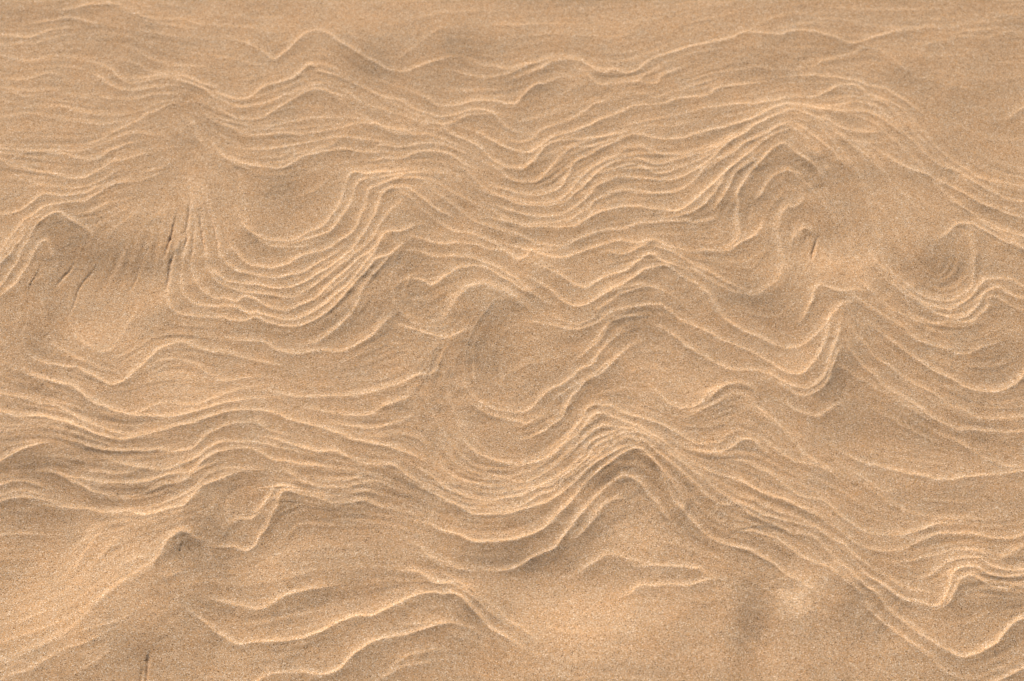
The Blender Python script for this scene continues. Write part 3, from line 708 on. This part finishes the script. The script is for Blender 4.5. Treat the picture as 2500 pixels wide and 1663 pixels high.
def infill(lines, flow):
    """faint layer edges between the clear ones, evenly spaced and following them"""
    c = 0.004
    occ = np.zeros((420, 420), bool)
    def cell(p):
        return int((p[1] - 0.1) / c), int((p[0] + 0.84) / c)
    def mark(p, r):
        i, j = cell(p)
        occ[max(0, i - r):i + r + 1, max(0, j - r):j + r + 1] = True
    for amp, w, pts in lines:
        for p in spline(pts, 0.004):
            mark(p, 1)
    rng = np.random.RandomState(33)
    out = []
    for _ in range(6000):
        p = np.array([rng.uniform(-0.56, 0.56), rng.uniform(0.5, 1.38)])
        i, j = cell(p)
        if occ[max(0, i - 1):i + 2, max(0, j - 1):j + 2].any():
            continue
        f = walk(p, (1, 0), 16, 0.005, flow)
        b = walk(p, (-1, 0), 16, 0.005, flow)
        def cut(q):
            r = []
            for s_ in q:
                ii, jj = cell(s_)
                if not (0 <= ii < 420 and 0 <= jj < 420) or occ[ii, jj]:
                    break
                r.append(s_)
            return r
        q = cut(b)[::-1] + [tuple(p)] + cut(f)
        if len(q) < 9:
            continue
        for s_ in q:
            mark(s_, 2)
        if q[0][0] > q[-1][0]:
            q = q[::-1]
        out.append((rng.uniform(0.12, 0.38), q[::2] if len(q) > 6 else q))
    return out

def smooth(a, lo, hi):
    t = np.clip((a - lo) / (hi - lo), 0, 1)
    return t * t * (3 - 2 * t)

def inside_mask(X, Y):
    """1 over the traced stretch of beach, 0 beyond it"""
    half = 0.3 * (0.588 * Y + 0.979)
    return smooth(half + 0.05 - np.abs(X), 0, 0.06) * smooth(Y, 0.49, 0.545) * smooth(-Y, -1.39, -1.33)

def build_height(xs, ys, lines, swells, sun_az, fine=True):
    X, Y = np.meshgrid(xs, ys)
    H = np.zeros_like(X)
    # slight waviness of every edge
    wx = 0.0011 * lattice_noise(X, Y, 0.013, 1) + 0.0004 * lattice_noise(X, Y, 0.0045, 2)
    wy = 0.0011 * lattice_noise(X, Y, 0.013, 3) + 0.0004 * lattice_noise(X, Y, 0.0045, 4)
    MOD = np.clip(1.0 + 0.22 * lattice_noise(X, Y, 0.03, 5) + 0.15 * lattice_noise(X, Y, 0.010, 6), 0.5, 1.5)
    XW, YW = X + wx, Y + wy
    PALE = np.zeros_like(X)
    # the main steps of the terraces, broad and soft
    cx = (np.arange(512) - 256) * 0.003
    cy = cx + 0.93
    CX, CY = np.meshgrid(cx, cy)
    C = np.zeros_like(CX)
    for amp, w, pts in lines:
        if amp >= 1.2 and w > 0:
            add_crest(C, C, cx, cy, CX, CY, np.ones_like(C), pts, 1.2 + 1.6 * (amp - 1.2), -3.2, 0.06)
    kk = np.fft.fftfreq(512, 0.003) * 2 * np.pi
    K2 = kk[None, :] ** 2 + kk[:, None] ** 2
    C = np.real(np.fft.ifft2(np.fft.fft2(C) * np.exp(-0.5 * K2 * 0.0055 ** 2)))
    H += sample(cx, cy, C, X, Y)
    flow = flow_field(lines)
    for amp, w, pts in lines:
        q, ends = extend(pts, flow) if w > 0 else (pts, 0.012)
        add_crest(H, PALE, xs, ys, XW, YW, MOD, q, amp, w, ends)
    if fine:
        for amp, pts in infill(lines, flow):
            add_crest(H, PALE, xs, ys, XW, YW, MOD, pts, amp, 0.9, 0.05)
    gx, gy, hs = swell_field(swells, sun_az)
    H += sample(gx, gy, hs, X, Y) * smooth(0.9 - np.abs(X), 0, 0.2)
    near = smooth(2.6 - np.hypot(X, Y - 0.93), 0, 1.2)
    H += (0.0007 * lattice_noise(X, Y * 1.3, 0.10, 7) + 0.0006 * lattice_noise(X, Y * 1.3, 0.045, 8)) * near
    # the beach around: the same kind of wavy layers
    out = (1 - inside_mask(X, Y)) * smooth(6.0 - np.hypot(X, Y - 0.93), 0, 4.0)
    ph = (Y + 0.05 * lattice_noise(X, Y, 0.13, 11) + 0.11 * lattice_noise(X, Y, 0.33, 12) + 0.25 * X) / 0.017
    f = ph - np.floor(ph)
    saw = np.where(f < 0.84, (f / 0.84) ** 1.6, (1 - f) / 0.16)
    H += out * 0.0010 * saw * np.clip(0.5 + 0.9 * lattice_noise(X, Y, 0.09, 13), 0, 1.2)
    H += 0.004 * lattice_noise(X, Y, 0.22, 14) * out
    far = smooth(np.hypot(X, Y - 0.93), 3.0, 12.0)
    H += far * (0.05 * lattice_noise(X, Y, 2.3, 15) + 0.22 * lattice_noise(X, Y, 11.0, 16))
    if fine:
        # fine laminations that run with the layers
        fx, fy, A, B, D = flow
        acc = np.zeros(X.shape, np.float32)
        tot = 0.0
        st = 0.0030
        for sgn in (1, -1):
            px, py = X.copy(), Y.copy()
            lastx = np.ones_like(X) * sgn
            lasty = np.zeros_like(X)
            for k in range(16):
                ix = np.clip(np.round((px - fx[0]) / (fx[1] - fx[0])).astype(np.int64), 0, len(fx) - 1)
                iy = np.clip(np.round((py - fy[0]) / (fy[1] - fy[0])).astype(np.int64), 0, len(fy) - 1)
                th = 0.5 * np.arctan2(B[iy, ix], A[iy, ix])
                vx, vy = np.cos(th), np.sin(th)
                fl = np.where(vx * lastx + vy * lasty < 0, -1.0, 1.0)
                vx *= fl
                vy *= fl
                wk = math.cos(k / 16 * math.pi / 2)
                acc += wk * lattice_noise(px, py, 0.0038, 21)
                tot += wk
                px += st * vx
                py += st * vy
                lastx, lasty = vx, vy
        acc *= 1.0 / math.sqrt(tot)
        ii = sample(fx, fy, D, X, Y)
        patch = np.clip(0.55 + 0.6 * lattice_noise(X, Y, 0.07, 22), 0.1, 1.1)
        H += FINE_K * acc * patch * (0.35 + 1.3 * ii) * inside_mask(X, Y)
        # loose grain: tiny roughness of the surface
        clod = np.clip(0.6 + 0.7 * lattice_noise(X, Y, 0.05, 31), 0.15, 1.3)
        H += clod * (0.00013 * lattice_noise(X, Y, 0.0075, 32) + 0.00007 * lattice_noise(X, Y, 0.0030, 33)) * near
        H += 0.00003 * np.random.RandomState(9).uniform(-1, 1, X.shape) * near
    return X, Y, H, PALE
FINE_K = 0.00040

def read_crests(t):
    r = []
    for row in t.strip().splitlines():
        v = row.split()
        p = [int(q) / 10000.0 for q in v[2:]]
        r.append((float(v[0]), float(v[1]), list(zip(p[::2], p[1::2]))))
    return r

def read_swells(t):
    r = []
    for row in t.strip().splitlines():
        v = [float(q) for q in row.split()]
        r.append((v[0] / 1000, v[1] / 1000, v[2] / 1000, v[3] / 1000, v[4], v[5]))
    return r

def axis(core, lo_end, hi_end):
    """core spacing in the middle, growing towards the horizon on both ends"""
    def tail(start, step, end):
        out = []
        p, s = start, step
        while abs(p) < abs(end) and len(out) < 400:
            s *= 1.09
            p += s
            out.append(p)
        return out
    hi = tail(core[-1], core[-1] - core[-2], hi_end)
    lo = tail(core[0], core[0] - core[1], lo_end)
    return np.array(lo[::-1] + list(core) + hi)

core_x = np.arange(-0.56, 0.5601, 0.00075)
core_y = [0.51]
while core_y[-1] < 1.37:
    core_y.append(core_y[-1] + 0.00060 * (core_y[-1] / 0.55) ** 0.7)
xs = axis(core_x, -300.0, 300.0)
ys = axis(np.array(core_y), -300.0, 300.0)
X, Y, H, PALE = build_height(xs, ys, read_crests(CRESTS), read_swells(SWELLS), SUN_AZ)
ny, nx = X.shape
me = bpy.data.meshes.new("sand_ground")
co = np.empty((ny * nx, 3), np.float32)
co[:, 0] = X.ravel()
co[:, 1] = Y.ravel()
co[:, 2] = H.ravel()
idx = np.arange(ny * nx, dtype=np.int32).reshape(ny, nx)
quads = np.stack([idx[:-1, :-1], idx[:-1, 1:], idx[1:, 1:], idx[1:, :-1]], axis=-1).reshape(-1, 4)
nq = len(quads)
me.vertices.add(ny * nx)
me.vertices.foreach_set("co", co.ravel())
me.loops.add(nq * 4)
me.loops.foreach_set("vertex_index", quads.ravel().astype(np.int32))
me.polygons.add(nq)
me.polygons.foreach_set("loop_start", np.arange(0, nq * 4, 4, dtype=np.int32))
me.polygons.foreach_set("use_smooth", np.ones(nq, bool))
me.update(calc_edges=True)
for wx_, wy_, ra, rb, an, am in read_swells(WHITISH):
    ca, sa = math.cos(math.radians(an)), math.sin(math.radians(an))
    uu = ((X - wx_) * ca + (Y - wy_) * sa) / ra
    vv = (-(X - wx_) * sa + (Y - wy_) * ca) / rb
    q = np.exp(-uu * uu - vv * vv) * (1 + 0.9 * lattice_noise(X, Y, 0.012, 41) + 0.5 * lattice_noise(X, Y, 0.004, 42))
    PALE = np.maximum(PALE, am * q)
att = me.attributes.new("pale_tone", 'FLOAT', 'POINT')
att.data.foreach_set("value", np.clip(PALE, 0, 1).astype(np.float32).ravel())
sand = bpy.data.objects.new("sand_ground", me)
bpy.context.collection.objects.link(sand)
sand["kind"] = "structure"
sand["label"] = "wind-rippled tan beach sand with thin pale wavy layer edges"

# ------------------------------------------------------------------ sand material
mat = bpy.data.materials.new("sand")
mat.use_nodes = True
nt = mat.node_tree
nt.nodes.clear()
N = nt.nodes.new
L = nt.links.new
out = N("ShaderNodeOutputMaterial")
bs = N("ShaderNodeBsdfPrincipled")
L(bs.outputs["BSDF"], out.inputs["Surface"])
bs.inputs["Roughness"].default_value = 0.9
bs.inputs["Specular IOR Level"].default_value = 0.12
tc = N("ShaderNodeTexCoord")

def ramp(stops, interp='CONSTANT'):
    r = N("ShaderNodeValToRGB")
    e = r.color_ramp.elements
    r.color_ramp.interpolation = interp
    while len(e) > 1:
        e.remove(e[0])
    e[0].position = stops[0][0]
    e[0].color = (*stops[0][1], 1)
    for p, c in stops[1:]:
        q = e.new(p)
        q.color = (*c, 1)
    return r

def voro(scale):
    v = N("ShaderNodeTexVoronoi")
    v.voronoi_dimensions = '3D'
    v.inputs["Scale"].default_value = scale
    L(tc.outputs["Object"], v.inputs["Vector"])
    s = N("ShaderNodeSeparateColor")
    L(v.outputs["Color"], s.inputs["Color"])
    return v, s

# single grains, each of its own mineral colour
GRAINS = [
    (0.00, (0.110, 0.065, 0.035)),
    (0.06, (0.390, 0.228, 0.106)),
    (0.28, (0.480, 0.288, 0.148)),
    (0.52, (0.580, 0.367, 0.206)),
    (0.74, (0.560, 0.295, 0.105)),
    (0.82, (0.570, 0.415, 0.275)),
    (0.93, (0.800, 0.625, 0.435)),
]
v1, s1 = voro(1800.0)
r1 = ramp(GRAINS)
L(s1.outputs["Red"], r1.inputs["Fac"])
v2, s2 = voro(900.0)
r2 = ramp(GRAINS)
L(s2.outputs["Green"], r2.inputs["Fac"])
mx = N("ShaderNodeMix")
mx.data_type = 'RGBA'
mx.inputs[0].default_value = 0.12
L(r1.outputs["Color"], mx.inputs[6])
L(r2.outputs["Color"], mx.inputs[7])

calm = N("ShaderNodeMix")
calm.data_type = 'RGBA'
calm.inputs[0].default_value = 0.10
L(mx.outputs[2], calm.inputs[6])
calm.inputs[7].default_value = (0.500, 0.306, 0.172, 1)
# patches where orange or grey grains gather
n1 = N("ShaderNodeTexNoise")
n1.inputs["Scale"].default_value = 34.0
n1.inputs["Detail"].default_value = 5.0
n1.inputs["Roughness"].default_value = 0.6
L(tc.outputs["Object"], n1.inputs["Vector"])
r3 = ramp([(0.30, (1.025, 0.968, 0.925)), (0.5, (1.0, 0.978, 0.972)), (0.70, (0.975, 0.988, 1.02))], 'LINEAR')
L(n1.outputs["Fac"], r3.inputs["Fac"])
m2 = N("ShaderNodeMix")
m2.data_type = 'RGBA'
m2.blend_type = 'MULTIPLY'
m2.inputs[0].default_value = 1.0
L(calm.outputs[2], m2.inputs[6])
L(r3.outputs["Color"], m2.inputs[7])
n2 = N("ShaderNodeTexNoise")
n2.inputs["Scale"].default_value = 190.0
n2.inputs["Detail"].default_value = 3.0
L(tc.outputs["Object"], n2.inputs["Vector"])
r4 = ramp([(0.30, (0.95, 0.945, 0.935)), (0.70, (1.05, 1.05, 1.055))], 'LINEAR')
L(n2.outputs["Fac"], r4.inputs["Fac"])
m3 = N("ShaderNodeMix")
m3.data_type = 'RGBA'
m3.blend_type = 'MULTIPLY'
m3.inputs[0].default_value = 1.0
L(m2.outputs[2], m3.inputs[6])
L(r4.outputs["Color"], m3.inputs[7])
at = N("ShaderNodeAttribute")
at.attribute_name = "pale_tone"
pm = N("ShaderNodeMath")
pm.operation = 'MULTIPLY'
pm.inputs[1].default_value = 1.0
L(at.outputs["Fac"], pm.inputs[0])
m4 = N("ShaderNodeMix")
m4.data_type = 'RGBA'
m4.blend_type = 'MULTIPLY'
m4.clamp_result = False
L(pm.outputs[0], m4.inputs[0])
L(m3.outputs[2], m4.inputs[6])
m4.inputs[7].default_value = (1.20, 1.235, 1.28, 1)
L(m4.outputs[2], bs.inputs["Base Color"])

# a few clean quartz grains glint
gl = N("ShaderNodeMath")
gl.operation = 'GREATER_THAN'
gl.inputs[1].default_value = 0.994
L(s2.outputs["Blue"], gl.inputs[0])
mr = N("ShaderNodeMapRange")
mr.inputs["To Min"].default_value = 0.95
mr.inputs["To Max"].default_value = 0.42
L(gl.outputs[0], mr.inputs["Value"])
L(mr.outputs["Result"], bs.inputs["Roughness"])

# grain relief
bp = N("ShaderNodeBump")
bp.inputs["Strength"].default_value = 0.22
bp.inputs["Distance"].default_value = 0.0003
L(v1.outputs["Distance"], bp.inputs["Height"])
bp.invert = True
bp2 = N("ShaderNodeBump")
bp2.inputs["Strength"].default_value = 0.1
bp2.inputs["Distance"].default_value = 0.0012
L(n2.outputs["Fac"], bp2.inputs["Height"])
L(bp.outputs["Normal"], bp2.inputs["Normal"])
L(bp2.outputs["Normal"], bs.inputs["Normal"])
me.materials.append(mat)
